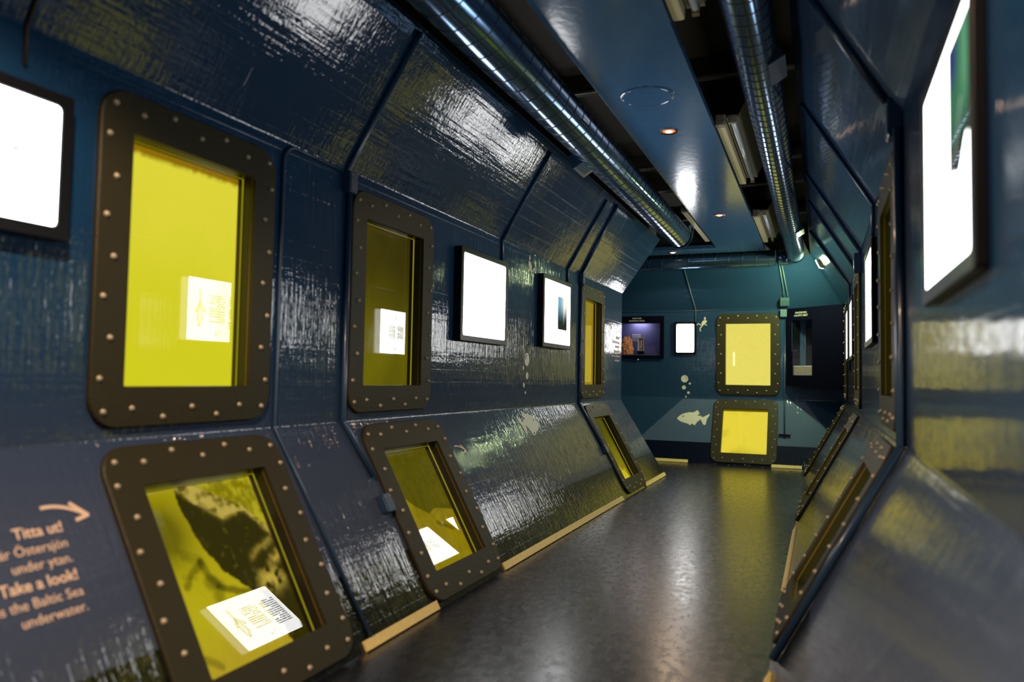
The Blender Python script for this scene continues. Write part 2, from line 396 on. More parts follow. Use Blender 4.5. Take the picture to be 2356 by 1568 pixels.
# ------------------------------------------------------------------ prints behind the portholes (drawn in code)
def vnoise(u, v, fx, fy, seed=0):
    r = np.random.default_rng(seed); g = r.random((int(fy)+3, int(fx)+3))
    x, y = u*fx, v*fy; xi, yi = np.floor(x).astype(int), np.floor(y).astype(int); a, b_ = x-xi, y-yi
    a = a*a*(3-2*a); b_ = b_*b_*(3-2*b_)
    return (g[yi, xi]*(1-a)+g[yi, xi+1]*a)*(1-b_)+(g[yi+1, xi]*(1-a)+g[yi+1, xi+1]*a)*b_
def fbm(u, v, f, seed=0, oct=4):
    s = 0; A = .5; t = 0
    for k in range(oct): s = s+A*vnoise(u, v, f*2**k, f*2**k, seed+k); t += A; A *= .5
    return s/t
def smooth(a, b_, x): t = np.clip((x-a)/(b_-a), 0, 1); return t*t*(3-2*t)
def lerp(c1, c2, t): return np.array(c1)[None, :]*(1-t[:, None])+np.array(c2)[None, :]*t[:, None]
def inpoly(u, v, poly):
    c = np.zeros(u.shape, bool); n = len(poly)
    for i in range(n):
        (x1, y1), (x2, y2) = poly[i], poly[(i+1) % n]
        if y1 == y2: continue
        k = ((y1 > v) != (y2 > v)) & (u < (x2-x1)*(v-y1)/(y2-y1)+x1); c ^= k
    return c
def segd(u, v, a, b_):
    ax, ay = a; bx, by = b_; t = np.clip(((u-ax)*(bx-ax)+(v-ay)*(by-ay))/((bx-ax)**2+(by-ay)**2+1e-9), 0, 1)
    return np.hypot(u-ax-t*(bx-ax), v-ay-t*(by-ay))
def print_mesh(name, wd, ht, nx, ny, fn, m, z=0.0, parent=None):
    xs = np.linspace(0, 1, nx); ys = np.linspace(0, 1, ny); U, V = np.meshgrid(xs, ys); u, v = U.ravel(), V.ravel()
    vs = np.stack([(u-.5)*wd, (v-.5)*ht, np.full_like(u, z)], 1)
    i = np.arange(nx-1)[None, :]+nx*np.arange(ny-1)[:, None]; i = i.ravel()
    fs = np.stack([i, i+1, i+nx+1, i+nx], 1)
    me = bpy.data.meshes.new(name); me.from_pydata(vs.tolist(), [], fs.tolist()); me.materials.append(m)
    col = np.ones((len(u), 4), np.float32); col[:, :3] = np.clip(fn(u, v), 0, 1)
    at = me.color_attributes.new('print', 'FLOAT_COLOR', 'POINT'); at.data.foreach_set('color', col.ravel())
    o = bpy.data.objects.new(name, me); C.objects.link(o)
    if parent is not None: o.parent = parent
    return o
YB = (0.74, 0.68, 0.022)
def pic_bright(u, v):
    n = fbm(u, v, 3, 5); c = lerp((0.70, 0.66, 0.014), (0.80, 0.73, 0.045), smooth(.2, 1.0, v*.8+n*.3))
    top = smooth(0.985, 0.965, v+0.02*fbm(u, v, 30, 9)); return lerp((0.35, 0.22, 0.01), (1, 1, 1), top)*c
def pic_dark(u, v):
    n = fbm(u, v, 4, 15)
    c = lerp((0.15, 0.130, 0.0015), (0.052, 0.040, 0.001), smooth(0.15, 0.85, v+0.15*(n-.5)))
    c = c*(1+0.5*(n-.5))[:, None]; c = c*(1-0.15*smooth(.4, .9, u))[:, None]
    band = smooth(0.085, 0.065, u+0.05*(fbm(u, v, 24, 31)-.5)*(v > .55)); return c*(1-band[:, None])+np.array((0.50, 0.47, 0.005))*band[:, None]
def pic_ochre(u, v):
    n = fbm(u, v, 12, 3); c = lerp((0.38, 0.26, 0.006), (0.50, 0.36, 0.012), n)
    lit = smooth(.52, .45, u)*smooth(.72, .70, v); return c*(1-lit[:, None])+np.array((0.72, 0.55, 0.02))*lit[:, None]
HULL = [(.36, 1.0), (.45, .90), (.64, .785), (.76, .80), (.84, .80), (1.0, .64), (1.02, 0), (.84, 0), (.74, .20), (.675, .335), (.50, .495), (.405, .645), (.375, .76), (.34, .87), (.345, .95)]
def pic_wreck(u, v):
    n = fbm(u, v, 5, 21); n2 = fbm(u, v, 26, 77, 3)
    c = lerp((0.50, 0.42, 0.006), (0.42, 0.35, 0.004), smooth(.25, .8, v+0.2*(n-.5)))
    cloud = np.exp(-(((u-.17)/.17)**2+((v-.76)/.17)**2)); c = c*(1-0.62*np.clip(cloud*1.3, 0, 1))[:, None]     # murky patch
    sand = smooth(.30, .0, v)*(.6+.8*n2); c = c*(1-.4*sand[:, None])+np.array((.42, .25, .03))*.4*sand[:, None]
    for pts, th, dk in (([(.36, .57), (.27, .53), (.20, .47)], .022, .5), ([(.36, .57), (.37, .50), (.41, .44)], .030, .5), ([(.37, .46), (.42, .42), (.40, .38)], .045, .45), ([(.42, .42), (.52, .38), (.68, .33)], .020, .6),
                        ([(.22, .66), (.34, .60)], .020, .22), ([(.24, .62), (.34, .57)], .016, .22), ([(.20, .52), (.28, .50)], .016, .2), ([(.05, .12), (.14, .08)], .02, .3), ([(.16, .10), (.25, .04)], .02, .4)):
        d = np.full(u.shape, 9.)
        for a, b_ in zip(pts, pts[1:]): d = np.minimum(d, segd(u, v, a, b_))
        c = c*(1-dk*smooth(th*1.4, th*.4, d+.02*(n2-.5)))[:, None]
    # weedy bottom beyond the wreck, then the broken deck
    ur = (v > .62) & (u > .36+(1-v)*.3)
    wc = lerp((.24, .20, .002), (.46, .40, .012), smooth(.3, .7, fbm(u, v, 22, 5, 3))); c[ur] = wc[ur]
    deck = inpoly(u+.02*(n2-.5), v+.02*(n-.5), [(.36, 1.0), (.50, 1.0), (.68, .90), (.84, .82), (1.0, .66), (.98, .60), (.64, .74), (.44, .88)])
    pc = lerp((.12, .09, .004), (.52, .40, .07), smooth(.35, .62, fbm(u*1.0, v, 15, 99, 3))); c[deck] = pc[deck]
    wu, wv = u+.03*(n2-.5), v+.03*(fbm(u, v, 22, 55, 3)-.5)
    h = inpoly(wu, wv, HULL)
    hc = lerp((.032, .026, .001), (.10, .080, .004), smooth(.66, .88, n2)*.8)
    g = lambda a, b_, t: np.exp(-(segd(wu, wv, a, b_)/t)**2)
    lit = .9*g((.36, 1.0), (.64, .785), .020)+.8*g((.64, .785), (.76, .80), .018)+.9*g((.84, .81), (1.0, .64), .018)+.55*g((.76, .53), (.97, .59), .020)+1.1*g((.93, .47), (1, .50), .030)
    rock = np.exp(-(((u-.86)/.11)**2+((v-.37)/.065)**2)); lit = lit+1.3*rock*smooth(.3, .55, n2)
    hc = hc+np.array((.45, .33, .045))*np.clip(lit*(.4+.9*n2), 0, 1.1)[:, None]
    c[h] = hc[h]
    return c
def pic_bed(u, v):
    n = fbm(u, v, 5, 41); n2 = fbm(u, v, 22, 42, 3)
    c = lerp((.30, .22, .002), (.17, .13, .001), smooth(.2, .9, v+.2*(n-.5)))
    bright = smooth(.55, .1, u+.4*(1-v)-.1); c = c+np.array((.30, .23, .003))*(.8*bright*smooth(.2, .55, v)*smooth(.95, .6, v))[:, None]
    sky = inpoly(u+.02*(n-.5), v, [(.16, 1.1), (.10, .74), (.38, .52), (.55, .44), (.68, .47), (1.1, .40), (1.1, 1.1)])
    c[sky] = lerp((.115, .095, .001), (.095, .082, .001), n)[sky]
    for a, b_ in (((.12, .30), (.62, .12)), ((.62, .35), (.86, .26)), ((.1, .22), (.3, .12))): c = c*(1-.45*smooth(.03, .008, segd(u, v, a, b_)))[:, None]
    return c*(.8+.4*n2)[:, None]
def pic_olive(u, v):
    n = fbm(u, v, 6, 61); c = lerp((.36, .30, .002), (.12, .11, .001), smooth(.1, .9, v+.15*(n-.5)))
    tri = inpoly(u, v, [(0, 0), (.55, .26), (.95, .0)]); c[tri] = (.66, .55, .01); return c
def pic_pale(u, v):
    n = fbm(u, v, 40, 2, 2); return lerp((.83, .72, .12), (.90, .78, .15), n)
def pic_pale2(u, v):
    n = fbm(u, v, 4, 8); c = lerp((.86, .70, .05), (.74, .60, .035), smooth(.45, .75, n))
    blob = np.exp(-(((u-.5)/.25)**2+((v-.06)/.1)**2)); return c*(1-.22*blob)[:, None]
def pic_yel(u, v): return lerp((.85, .76, .015), (.95, .86, .03), fbm(u, v, 4, 71))
PICS = dict(bright=pic_bright, dark=pic_dark, ochre=pic_ochre, wreck=pic_wreck, bed=pic_bed, olive=pic_olive, pale=pic_pale, pale2=pic_pale2, yel=pic_yel)

# ------------------------------------------------------------------ portholes
def rrect(w_, h_, r, n=7):
    pts = []
    for cx, cy, a0 in ((w_/2-r, h_/2-r, 0), (-w_/2+r, h_/2-r, 90), (-w_/2+r, -h_/2+r, 180), (w_/2-r, -h_/2+r, 270)):
        for k in range(n+1): a = math.radians(a0+90*k/n); pts.append((cx+r*math.cos(a), cy+r*math.sin(a)))
    return pts
def ring_plate(ow, oh, r, iw, ih, ir, z0, z1):
    bm = MB(); n = 4*8; o1 = rrect(ow, oh, r); o2 = rrect(ow-.008, oh-.008, r-.004); i1 = rrect(iw, ih, ir); k = len(o1)
    L = [[(x, y, z0) for x, y in o1], [(x, y, z1-.004) for x, y in o1], [(x, y, z1) for x, y in o2], [(x, y, z1) for x, y in i1], [(x, y, z0) for x, y in i1]]
    vs = [p for l in L for p in l]; fs = []
    for a in range(5):
        b_ = (a+1) % 5
        for i in range(k): j = (i+1) % k; fs.append((a*k+i, a*k+j, b_*k+j, b_*k+i))
    return bm.add(vs, fs)
def sleeve(iw, ih, z0, z1):
    c = [(-iw/2, -ih/2), (iw/2, -ih/2), (iw/2, ih/2), (-iw/2, ih/2)]
    return MB().add([(x, y, z0) for x, y in c]+[(x, y, z1) for x, y in c], [((i+1) % 4, i, 4+i, 4+(i+1) % 4) for i in range(4)])
def bolt_spots(ow, oh, iw, ih):
    tx = [.06, .19, .345, .50, .645, .79, .94]; P = []
    for k, t in enumerate(tx):
        inn = .052 if k % 2 == 1 else .026
        if k in (0, 6): inn = .045
        P.append(((t-.5)*ow, oh/2-inn)); P.append(((t-.5)*ow, -oh/2+inn))
    for k in range(7):
        v = (-.5+.145+k*.71/6)*oh; inn = .026 if k % 2 == 0 else .052
        P.append((-ow/2+inn, v)); P.append((ow/2-inn, v))
    return P
def make_porthole(ow, oh, r, iw, ih):
    root = empty('porthole', Matrix.Identity(4), '', 'porthole')
    ring_plate(ow, oh, r, iw, ih, .006, 0.001, 0.015).build('frame', M_FRAME, root)
    a = sleeve(iw+.002, ih+.002, -0.005, 0.003); a.build('inner_lip', M_LIP, root)
    s = sleeve(iw, ih, -0.075, -0.005); s.build('reveal', M_REVEAL, root)
    e = sleeve(iw-.002, ih-.002, -0.042, -0.036); e.build('glazing_edge', M_ACRYL, root)
    g = MB().box(-iw/2, iw/2, -ih/2, ih/2, -0.034, -0.030); g.build('glass', M_GLASS, root)
    bm = MB(); bm.lathe([(0.0, .0240), (.0048, .0230), (.0085, .0190), (.0098, .0150), (.0098, .010)], 8)
    first = None
    for x, y in bolt_spots(ow, oh, iw, ih):
        if first is None: o = bm.build('bolt', M_BOLT, root, True); first = o
        else: o = first.copy(); C.objects.link(o); o.parent = root
        o.location = (x, y, random.uniform(-.0015, .0005))
    return root
protoU = make_porthole(.685, .912, .085, .482, .690)
protoL = make_porthole(.685, .765, .085, .476, .535)
done = set()
def porthole(proto, mtx, pic, label, group, res=(60, 80)):
    if proto.name not in done: r = proto; done.add(proto.name)
    else:
        r = copy_tree(proto)
    iw, ih = (.482, .690) if proto is protoU else (.476, .535)
    r.matrix_world = mtx; r['label'] = label; r['group'] = group
    return r, (iw, ih, pic, res)
jobs = []
G1, G2 = 'tall upper portholes', 'slanted lower portholes'
jobs.append(porthole(protoU, LM(LP[0][0], UPC), 'bright', 'tall bolted porthole glowing plain bright yellow, nearest on the left wall', G1))
for (mt, pc, lb) in ((LM(LP[1][0], UPC), 'dark', 'tall bolted porthole with dark olive view, second on the left wall'),
                     (LM(LP[2][0], UPC), 'ochre', 'narrow-looking tall porthole with ochre view at the far end of the left wall'),
                     (BM(BP[0][0], UPC+.01), 'pale', 'tall bolted porthole glowing pale yellow on the end wall'),
                     (RM(RP[0][0], UPC), 'yel', 'tall porthole seen edge-on on the right wall beside the large blurred screen'),
                     (RM(RP[1][0], UPC), 'yel', 'tall porthole seen edge-on between two screens on the right wall'),
                     (RM(RP[2][0], UPC), 'yel', 'farthest tall porthole on the right wall next to the dark corner case')):
    jobs.append(porthole(protoU, mt, pc, lb, G1))
jobs.append(porthole(protoL, LL(LP[0][1], .40), 'wreck', 'slanted lower porthole showing a sunken timber wreck on yellow sand', G2, (190, 215)))
for (mt, pc, lb, rs) in ((LL(LP[1][1], .40), 'bed', 'slanted lower porthole with olive seabed view below the dark upper porthole', (120, 135)),
                     (LL(LP[2][1], .40), 'olive', 'slanted lower porthole with bright triangle at its foot, far end of left wall', (60, 70)),
                     (BL(BP[0][1], .405), 'pale2', 'slanted lower porthole glowing yellow at the foot of the end wall', (60, 70)),
                     (RL(RP[0][1], .40), 'yel', 'slanted lower porthole seen edge-on, nearest on the right wall', (40, 40)),
                     (RL(RP[1][1], .40), 'yel', 'slanted lower porthole edge-on in the middle of the right wall', (40, 40)),
                     (RL(RP[2][1], .40), 'yel', 'slanted lower porthole at the far foot of the right wall', (40, 40))):
    jobs.append(porthole(protoL, mt, pc, lb, G2, rs))
for r, (iw, ih, pic, res) in jobs:
    print_mesh('backlit_view', iw+.004, ih+.004, res[0], res[1], PICS[pic], M_PRINT, -0.0355 if 'right wall' in r['label'] and 'slanted' in r['label'] else -0.060, r)

# ------------------------------------------------------------------ screens
def textlines(u, v, c, x0, x1, y1, n, dy, seed, dark=.5, th=.35):
    r = np.random.default_rng(seed)
    for k in range(n):
        yy = y1-k*dy; xe = x0+(x1-x0)*(1 if k % 5 < 4 else .55); row = (np.abs(v-yy) < dy*th) & (u > x0) & (u < xe)
        ch = (vnoise(u, v, 90, 1, seed+k) > .28); c[row & ch] *= dark
    return c
def scr_blank(u, v):
    c = np.ones((len(u), 3)); c = textlines(u, v, c, .12, .42, .80, 3, .03, 3, .85); return textlines(u, v, c, .55, .72, .5, 4, .03, 4, .9)
def scr_dots(u, v):
    c = np.ones((len(u), 3))
    for x, y, r, k in ((.50, .62, .035, (.05, .055, .075)), (.74, .55, .03, (.09, .06, .05)), (.70, .78, .03, (.10, .085, .06)), (.3, .4, .03, (.07, .085, .085))):
        c[np.hypot((u-x)*1.35, v-y) < r] = k
    return textlines(u, v, c, .1, .35, .8, 6, .03, 8, .8)
def scr_photo(u, v):      # screen with a tall underwater photograph on its right half
    c = np.ones((len(u), 3)); k = (u > .50) & (u < .86) & (v > .24) & (v < .78)
    s = (v-.24)/.54; t = (u-.50)/.36
    im = lerp((.0012, .002, .0015), (.016, .04, .055), smooth(.2, .9, s)); im = im+np.array((.17, .11, .04))*(np.exp(-((t-.85)/.35)**2)*smooth(.3, .95, s)*.6)[:, None]
    ray = np.exp(-((t-.62-.1*s)/.06)**2)*smooth(.1, .6, s)*.04; im = im+ray[:, None]
    c[k] = im[k]; c[(np.hypot(u-.62, v-.13) < .018)] = .15
    return textlines(u, v, c, .08, .42, .8, 14, .035, 2, .6)
def scr_suit(u, v):       # text columns left, drawing of a diving suit on the right
    c = np.ones((len(u), 3)); c = textlines(u, v, c, .06, .32, .74, 13, .042, 12, .22); c = textlines(u, v, c, .38, .64, .74, 11, .042, 22, .3)
    for a, b_ in (((.80, .75), (.80, .58)), ((.80, .62), (.72, .48)), ((.80, .60), (.86, .46)), ((.79, .55), (.76, .34)), ((.82, .55), (.83, .34)), ((.76, .34), (.80, .24)), ((.83, .34), (.81, .24))):
        d = segd(u*1.35, v, (a[0]*1.35, a[1]), (b_[0]*1.35, b_[1])); kk = (d < .022) & (d > .006); c[kk] = (.22, .22, .16)
    c[np.hypot((u-.80)*1.35, v-.79) < .03] = (.5, .5, .42)
    for x, y, q in ((.45, .16, (.3, .5, .55)), (.52, .12, (.6, .35, .2)), (.36, .14, (.6, .7, .8))): c[np.hypot((u-x)*1.35, v-y) < .022] = q
    return c
def scr_sketch(u, v):     # two text columns with little sketches in the corners
    c = np.ones((len(u), 3)); c = textlines(u, v, c, .24, .44, .66, 9, .035, 32, .3); c = textlines(u, v, c, .52, .72, .62, 9, .035, 42, .3)
    for x, y, r in ((.12, .85, .06), (.5, .85, .05), (.88, .82, .06), (.12, .2, .08), (.86, .3, .06), (.13, .55, .04), (.5, .12, .03)):
        d = np.abs(np.hypot((u-x)*1.35, (v-y)*.8)-r*.8); c[d < .006] = .4; c[np.hypot((u-x)*1.35, v-y) < .012] = .45
    return c
def scr_reef(u, v):       # tall green and violet underwater photograph, blurred screen at the right
    c = np.ones((len(u), 3)); c = textlines(u, v, c, .06, .42, .85, 18, .042, 52, .8)
    t = np.clip((u-.61)/.37, 0, 1); edge = .36+.10*t**1.5+.03*np.sin(9*t)
    k = (u > .61) & (u < .98) & (v > edge) & (v < .95); s = (v-.36)/.59
    im = lerp((.0012, .0012, .001), (.007, .024, .012), smooth(.08, .5, s)); vio = np.exp(-((t-.15)/.28)**2)*smooth(.55, .85, s)
    im = im*(1-vio[:, None])+np.array((.004, .005, .026))*vio[:, None]; li = smooth(.4, 1, t)*smooth(.25, .7, s); im = im+np.array((.012, .030, .017))*li[:, None]
    arc = np.exp(-((t-(.25+.9*(s-.1)))/.05)**2)*(s > .1)*(s < .5)*.03; im = im+arc[:, None]
    c[k] = im[k]; return c
def scr_plain(u, v): return np.ones((len(u), 3))
def display(mtx, w_, h_, fn, label, group, bez=.028, dep=.042, res=(110, 80), lamp=None):
    root = empty('wall_screen', mtx, label, 'screen', group)
    fr = MB(); o1 = rrect(w_, h_, .006, 2); i1 = rrect(w_-2*bez, h_-2*bez, .012, 2); i2 = rrect(w_-2*bez-.004, h_-2*bez-.004, .011, 2); k = len(o1)
    L = [[(x, y, .003) for x, y in o1], [(x, y, dep-.003) for x, y in o1], [(x*.992, y*.992, dep) for x, y in o1], [(x, y, dep) for x, y in i1], [(x, y, dep-.004) for x, y in i2]]
    vs = [p for l in L for p in l]; fs = [(a*k+i, a*k+(i+1) % k, (a+1)*k+(i+1) % k, (a+1)*k+i) for a in range(4) for i in range(k)]
    fs.append(tuple(range(k-1, -1, -1))); fr.add(vs, fs); fr.build('housing', M_DBLACK, root)
    print_mesh('screen_panel', w_-2*bez-.003, h_-2*bez-.003, res[0], res[1], fn, M_SCREEN, dep-.0042, root)
    if lamp:
        MB().disc(lamp, -h_/2+.1, .012, dep, dep+.004).build('indicator', M_GREEN, root)
    return root
GS = 'wall screens in black housings'
display(LM(1.055, 1.383), .48, .357, scr_dots, 'black-framed glowing white screen cut off by the left picture edge', GS, .030)
display(LM(3.795, 1.325), .625, .490, scr_blank, 'black-framed blank white screen right of the dark olive porthole on left wall', GS)
display(LM(5.035, 1.350), .625, .490, scr_photo, 'black-framed white screen with small tall photo, beside far left porthole', GS, res=(150, 110))
display(BM(-1.445, 1.385), .250, .375, scr_plain, 'small upright white screen on the end wall', GS, .024, .03, (4, 4))
display(RM(1.575, 1.297), .61, .470, scr_reef, 'large blurred white screen with green and violet photo at right picture edge', GS, .030, .022, res=(150, 110))
display(RM(3.97, 1.308), .60, .470, scr_suit, 'white screen seen edge-on on the right wall beyond the near porthole', GS, .028, .022, res=(170, 120))
display(RM(6.28, 1.308), .62, .470, scr_sketch, 'thin-looking white screen on the right wall beyond the middle porthole', GS, .028, .022, res=(170, 120))
display(RM(7.22, 1.315), .60, .470, scr_plain, 'farthest sliver of white screen on the right wall', GS, .028, .022, (4, 4))

# ------------------------------------------------------------------ conduits and junction boxes
LUV = Vector((DXT, 0, ZT-Z2)).normalized()
def lw(y, z, off=.010):    # point on the left wall surface at height z
    if z <= Z1: return Vector((XLB+(XLM-XLB)*z/Z1, y, z))+Vector((LV.z, 0, -LV.x))*off
    if z <= Z2: return Vector((XLM+off, y, z))
    return Vector((XLM+DXT*(z-Z2)/(ZT-Z2), y, z))+Vector((LUV.z, 0, -LUV.x))*off
def rw(y, z, off=.010):
    if z <= Z1: return Vector((XRB+(XRM-XRB)*z/Z1, y, z))+Vector((-RV.z, 0, RV.x))*off
    if z <= Z2: return Vector((XRM-off, y, z))
    return Vector((XRM-DXT*(z-Z2)/(ZT-Z2), y, z))+Vector((-LUV.z, 0, -LUV.x))*off
def bw(x, z, off=.008):
    if z <= Z1: return Vector((x, YBB+(YBM-YBB)*z/Z1, z))+Vector((0, -BV.z, BV.y))*off
    if z <= Z2: return Vector((x, YBM-off, z))
    d = Vector((0, YBT-YBM, ZT-Z2)).normalized(); return Vector((x, YBM+(YBT-YBM)*(z-Z2)/(ZT-Z2), z))+Vector((0, -d.z, d.y))*off
def cable(fn, pts, r, label, off=None, m=M_CABLE, name='cable', group='cables clipped to the walls'):
    P = []
    for (y, z), (y2, z2) in zip(pts, pts[1:]):
        cuts = [0.0]+sorted(t for t in [((q-z)/(z2-z)) for q in (Z1, Z2) if abs(z2-z) > 1e-6] if .001 < t < .999)
        for t in cuts: P.append((y+(y2-y)*t, z+(z2-z)*t))
    P.append(pts[-1]); V = [fn(y, z, off or r) for y, z in P]
    # soften the bends
    Q = [V[0]]
    for a, b_, c in zip(V, V[1:], V[2:]):
        d = min(.03, (a-b_).length*.4, (c-b_).length*.4); p, q = b_+(a-b_).normalized()*d, b_+(c-b_).normalized()*d
        Q += [p, (p+b_*2+q)/4, q]
    Q.append(V[-1]); o = MB().tube(Q, r, 8).build(name, m, smooth=True)
    return tag(o, label, 'cable', group)
cable(lw, [(2.47, 1.695), (2.16, 1.700), (2.122, 1.66), (2.118, .70), (2.175, .03)], .007, 'thin painted cable bordering the narrow strip right of the yellow porthole')
cable(lw, [(2.50, 2.22), (2.505, 1.70)], .011, 'dark conduit down the upper left wall above the strip')
cable(lw, [(2.515, 1.62), (2.515, .72), (2.565, .49)], .012, 'dark conduit down the left wall between the first two portholes')
cable(lw, [(4.06, 2.2), (4.09, 1.705), (4.09, 1.55)], .009, 'dark cable running down into the blank white screen')
cable(lw, [(5.30, 2.2), (5.34, 1.705), (5.34, 1.58)], .009, 'dark cable running down into the photo screen')
cable(lw, [(5.55, 2.22), (5.665, 1.72)], .011, 'dark conduit down the upper left wall above the far porthole')
cable(lw, [(5.665, 1.64), (5.665, .70), (5.69, .37)], .012, 'dark conduit along the left edge of the far left portholes')
cable(lw, [(1.17, 1.99), (1.19, 1.72), (1.19, 1.61)], .005, 'thin brown cable above the screen at the left picture edge', m=M_FRAME)
cable(rw, [(2.50, 2.2), (2.55, 1.76)], .011, 'dark conduit down the upper right wall, nearest the camera')
cable(rw, [(2.50, 1.66), (2.48, .71), (2.46, .05)], .014, 'thick dark conduit down the right wall before the near porthole')
cable(rw, [(3.72, 2.2), (3.78, 1.70), (3.78, 1.55)], .009, 'dark cable into the edge-on screen on the right wall')
cable(rw, [(5.0, 2.2), (5.06, 1.705), (5.06, 1.64)], .010, 'dark conduit ending in the box over the middle right porthole')
cable(rw, [(5.75, 2.2), (5.80, 1.705), (5.80, 1.2)], .010, 'dark conduit just beyond the middle right porthole')
cable(rw, [(6.9, 2.2), (6.85, 1.705), (6.85, 1.0)], .010, 'dark conduit between the two farthest right screens')
cable(bw, [(-1.432, 2.2), (-1.332, 1.72), (-1.332, 1.575)], .006, 'thin cable running down to the small upright screen', m=M_GREYBOX)
cable(bw, [(-3.0, 1.70), (-1.7, 1.695), (-1.0, 1.705), (-.36, 1.71)], .005, 'thin level cable along the upper bend of the end wall')
cable(bw, [(-.415, 2.2), (-.375, 1.90), (-.375, 1.83)], .008, 'pale cable, left of the pair above the end wall box', m=M_GREYBOX)
cable(bw, [(-.392, 2.2), (-.335, 1.86), (-.335, 1.83)], .008, 'pale cable, right of the pair above the end wall box', m=M_GREYBOX)
cable(bw, [(-.36, 1.60), (-.37, .72), (-.36, .30)], .008, 'dark cable falling beside the end wall portholes')
def jbox(mtx, w_, h_, d, label, m=M_CABLE):
    o = MB().box(-w_/2, w_/2, -h_/2, h_/2, .001, d, .006).build('junction_box', m)
    o.matrix_world = mtx; l = MB().box(-w_/2+.006, w_/2-.006, -h_/2+.006, h_/2-.006, d, d+.002).build('lid', m, o)
    for sx in (-1, 1): MB().disc(sx*(w_/2-.014), h_/2-.014, .003, d+.002, d+.003, 8).build('screw', M_BOLT, l)
    return tag(o, label, 'junction box', 'junction boxes')
jbox(LM(2.512, 1.655), .055, .085, .035, 'dark blue box where the strip cable meets the conduit')
jbox(LL(2.565, .445), .06, .075, .03, 'dark blue box on the left edge of the second lower porthole')
jbox(LM(5.665, 1.68), .055, .085, .035, 'dark blue box above the far left porthole')
jbox(LL(5.70, .40), .06, .07, .03, 'dark blue box on the left edge of the far lower porthole')
jbox(RM(2.55, 1.70), .07, .12, .04, 'dark box at the top of the near right porthole')
jbox(RM(5.06, 1.63), .06, .12, .04, 'dark box at the top of the middle right porthole')
dB = Vector((0, YBT-YBM, ZT-Z2)).normalized()
jbox(frame_mtx(bw(-.365, 1.79, .0), (1, 0, 0), dB), .095, .085, .05, 'upper pale green box on the end wall above the bend', M_GREYBOX)
jbox(BM(-.375, 1.655), .075, .085, .05, 'lower pale green box touching the dark corner case', M_GREYBOX)
# electric box shutter on the end wall cable
tag(MB().box(-.42, -.30, YBB+.15, YBB+.17, .33, .345).build('cable_clip', M_DBLACK), 'small dark clip beside the lower end wall porthole', 'clip')

# ------------------------------------------------------------------ ventilation ducts
def duct_mesh(path_fn, length, r, pitch=.105, n=32, tilt=.03, s0=0.0):
    """plain sheet-metal tube with thin raised dark seams standing on it"""
    vs = []; fs = []; fm = []
    def ring(ss_, rr, tl):
        q = len(vs); vs.extend(path_fn(ss_+tl*math.cos(2*math.pi*k/n), 2*math.pi*k/n, rr) for k in range(n)); return q
    def join(a, b_, m_):
        for k in range(n): j = (k+1) % n; fs.append((a+k, a+j, b_+j, b_+k)); fm.append(m_)
    prev = ring(s0, r, 0)
    m_ = int(length/.5)
    for k in range(1, m_+1): q = ring(s0+length*k/m_, r, 0); join(prev, q, 0); prev = q
    s = s0+.05
    while s < s0+length-.03:
        a = ring(s, r+.0003, tilt); b_ = ring(s+.0015, r+.0022, tilt); c = ring(s+.005, r+.0022, tilt); d = ring(s+.0065, r+.0003, tilt)
        join(a, b_, 1); join(b_, c, 1); join(c, d, 1); s += pitch
    return vs, fs, fm
def straight_y(cx, cz): return lambda s, a, r: (cx+r*math.sin(a), s, cz+r*math.cos(a))
def straight_x(cy, cz): return lambda s, a, r: (s, cy+r*math.sin(a), cz+r*math.cos(a))
def elbow(parent, cpt, d0, d1, R, r, name='elbow'):
    """smooth bend leaving point cpt in direction d0, ending in direction d1"""
    d0, d1 = Vector(d0), Vector(d1); P = []
    for k in range(13):
        a = math.pi/2*k/12; P.append(Vector(cpt)+d0*R*math.sin(a)+d1*R*(1-math.cos(a)))
    return MB().tube(P, r, 28, False).build(name, M_DUCT, parent, True)
def outlet(parent, o, u, v, w_, h_, d):
    e = MB().box(-w_/2, w_/2, -h_/2, h_/2, 0, d).build('outlet_box', M_CABLE, parent); mt = frame_mtx(o, u, v); e.matrix_world = mt
    g = MB()
    for k in range(6): g.box(-w_/2+.012+k*(w_-.03)/6, -w_/2+.012+k*(w_-.03)/6+.008, -h_/2+.015, h_/2-.015, d, d+.003)
    gg = g.build('grille', M_GREYBOX, e)
# left duct
DLx, DLz, DLr = -1.148, 2.16, .103
root = empty('ventilation_duct', Matrix.Translation((DLx, 6.7, DLz)), 'thick round spiral duct running along the left side of the ceiling', 'duct', 'ventilation ducts')
vs, fs, fm = duct_mesh(straight_y(0, 0), 9.1, DLr, .115, s0=-9.2); link_mesh('pipe', vs, fs, None, root, True, [M_DUCT, M_SEAM], fm)
elbow(root, (0, -.05, 0), (0, 1, 0), (0, 0, 1), .13, DLr+.002)
for yy in (3.98, ):
    outlet(root, (DLx-.080, yy, DLz-.03), (0, 1, 0), (.849, 0, .529), .20, .13, .075)
# right duct with its leg across the end wall
DRx, DRz, DRr = -.235, 2.195, .083
root = empty('ventilation_duct', Matrix.Translation((DRx, 8.0, DRz)), 'narrower round spiral duct on the right turning left across the end wall', 'duct', 'ventilation ducts')
vs, fs, fm = duct_mesh(straight_y(0, 0), 10.4, DRr, .085, tilt=.02, s0=-10.3); link_mesh('pipe', vs, fs, None, root, True, [M_DUCT, M_SEAM], fm)
elbow(root, (0, .15, 0), (0, 1, 0), (-1, 0, 0), .16, DRr+.002)
vs, fs, fm = duct_mesh(straight_x(.31, 0), 2.9, DRr, .14, tilt=.02, s0=-3.1); link_mesh('pipe', vs, fs, None, root, True, [M_DUCT, M_SEAM], fm)
for yy in (3.15, 6.7):
    outlet(root, (DRx+.075, yy, DRz+.02), (0, -1, 0), (-.5, 0, .86), .22, .14, .07)

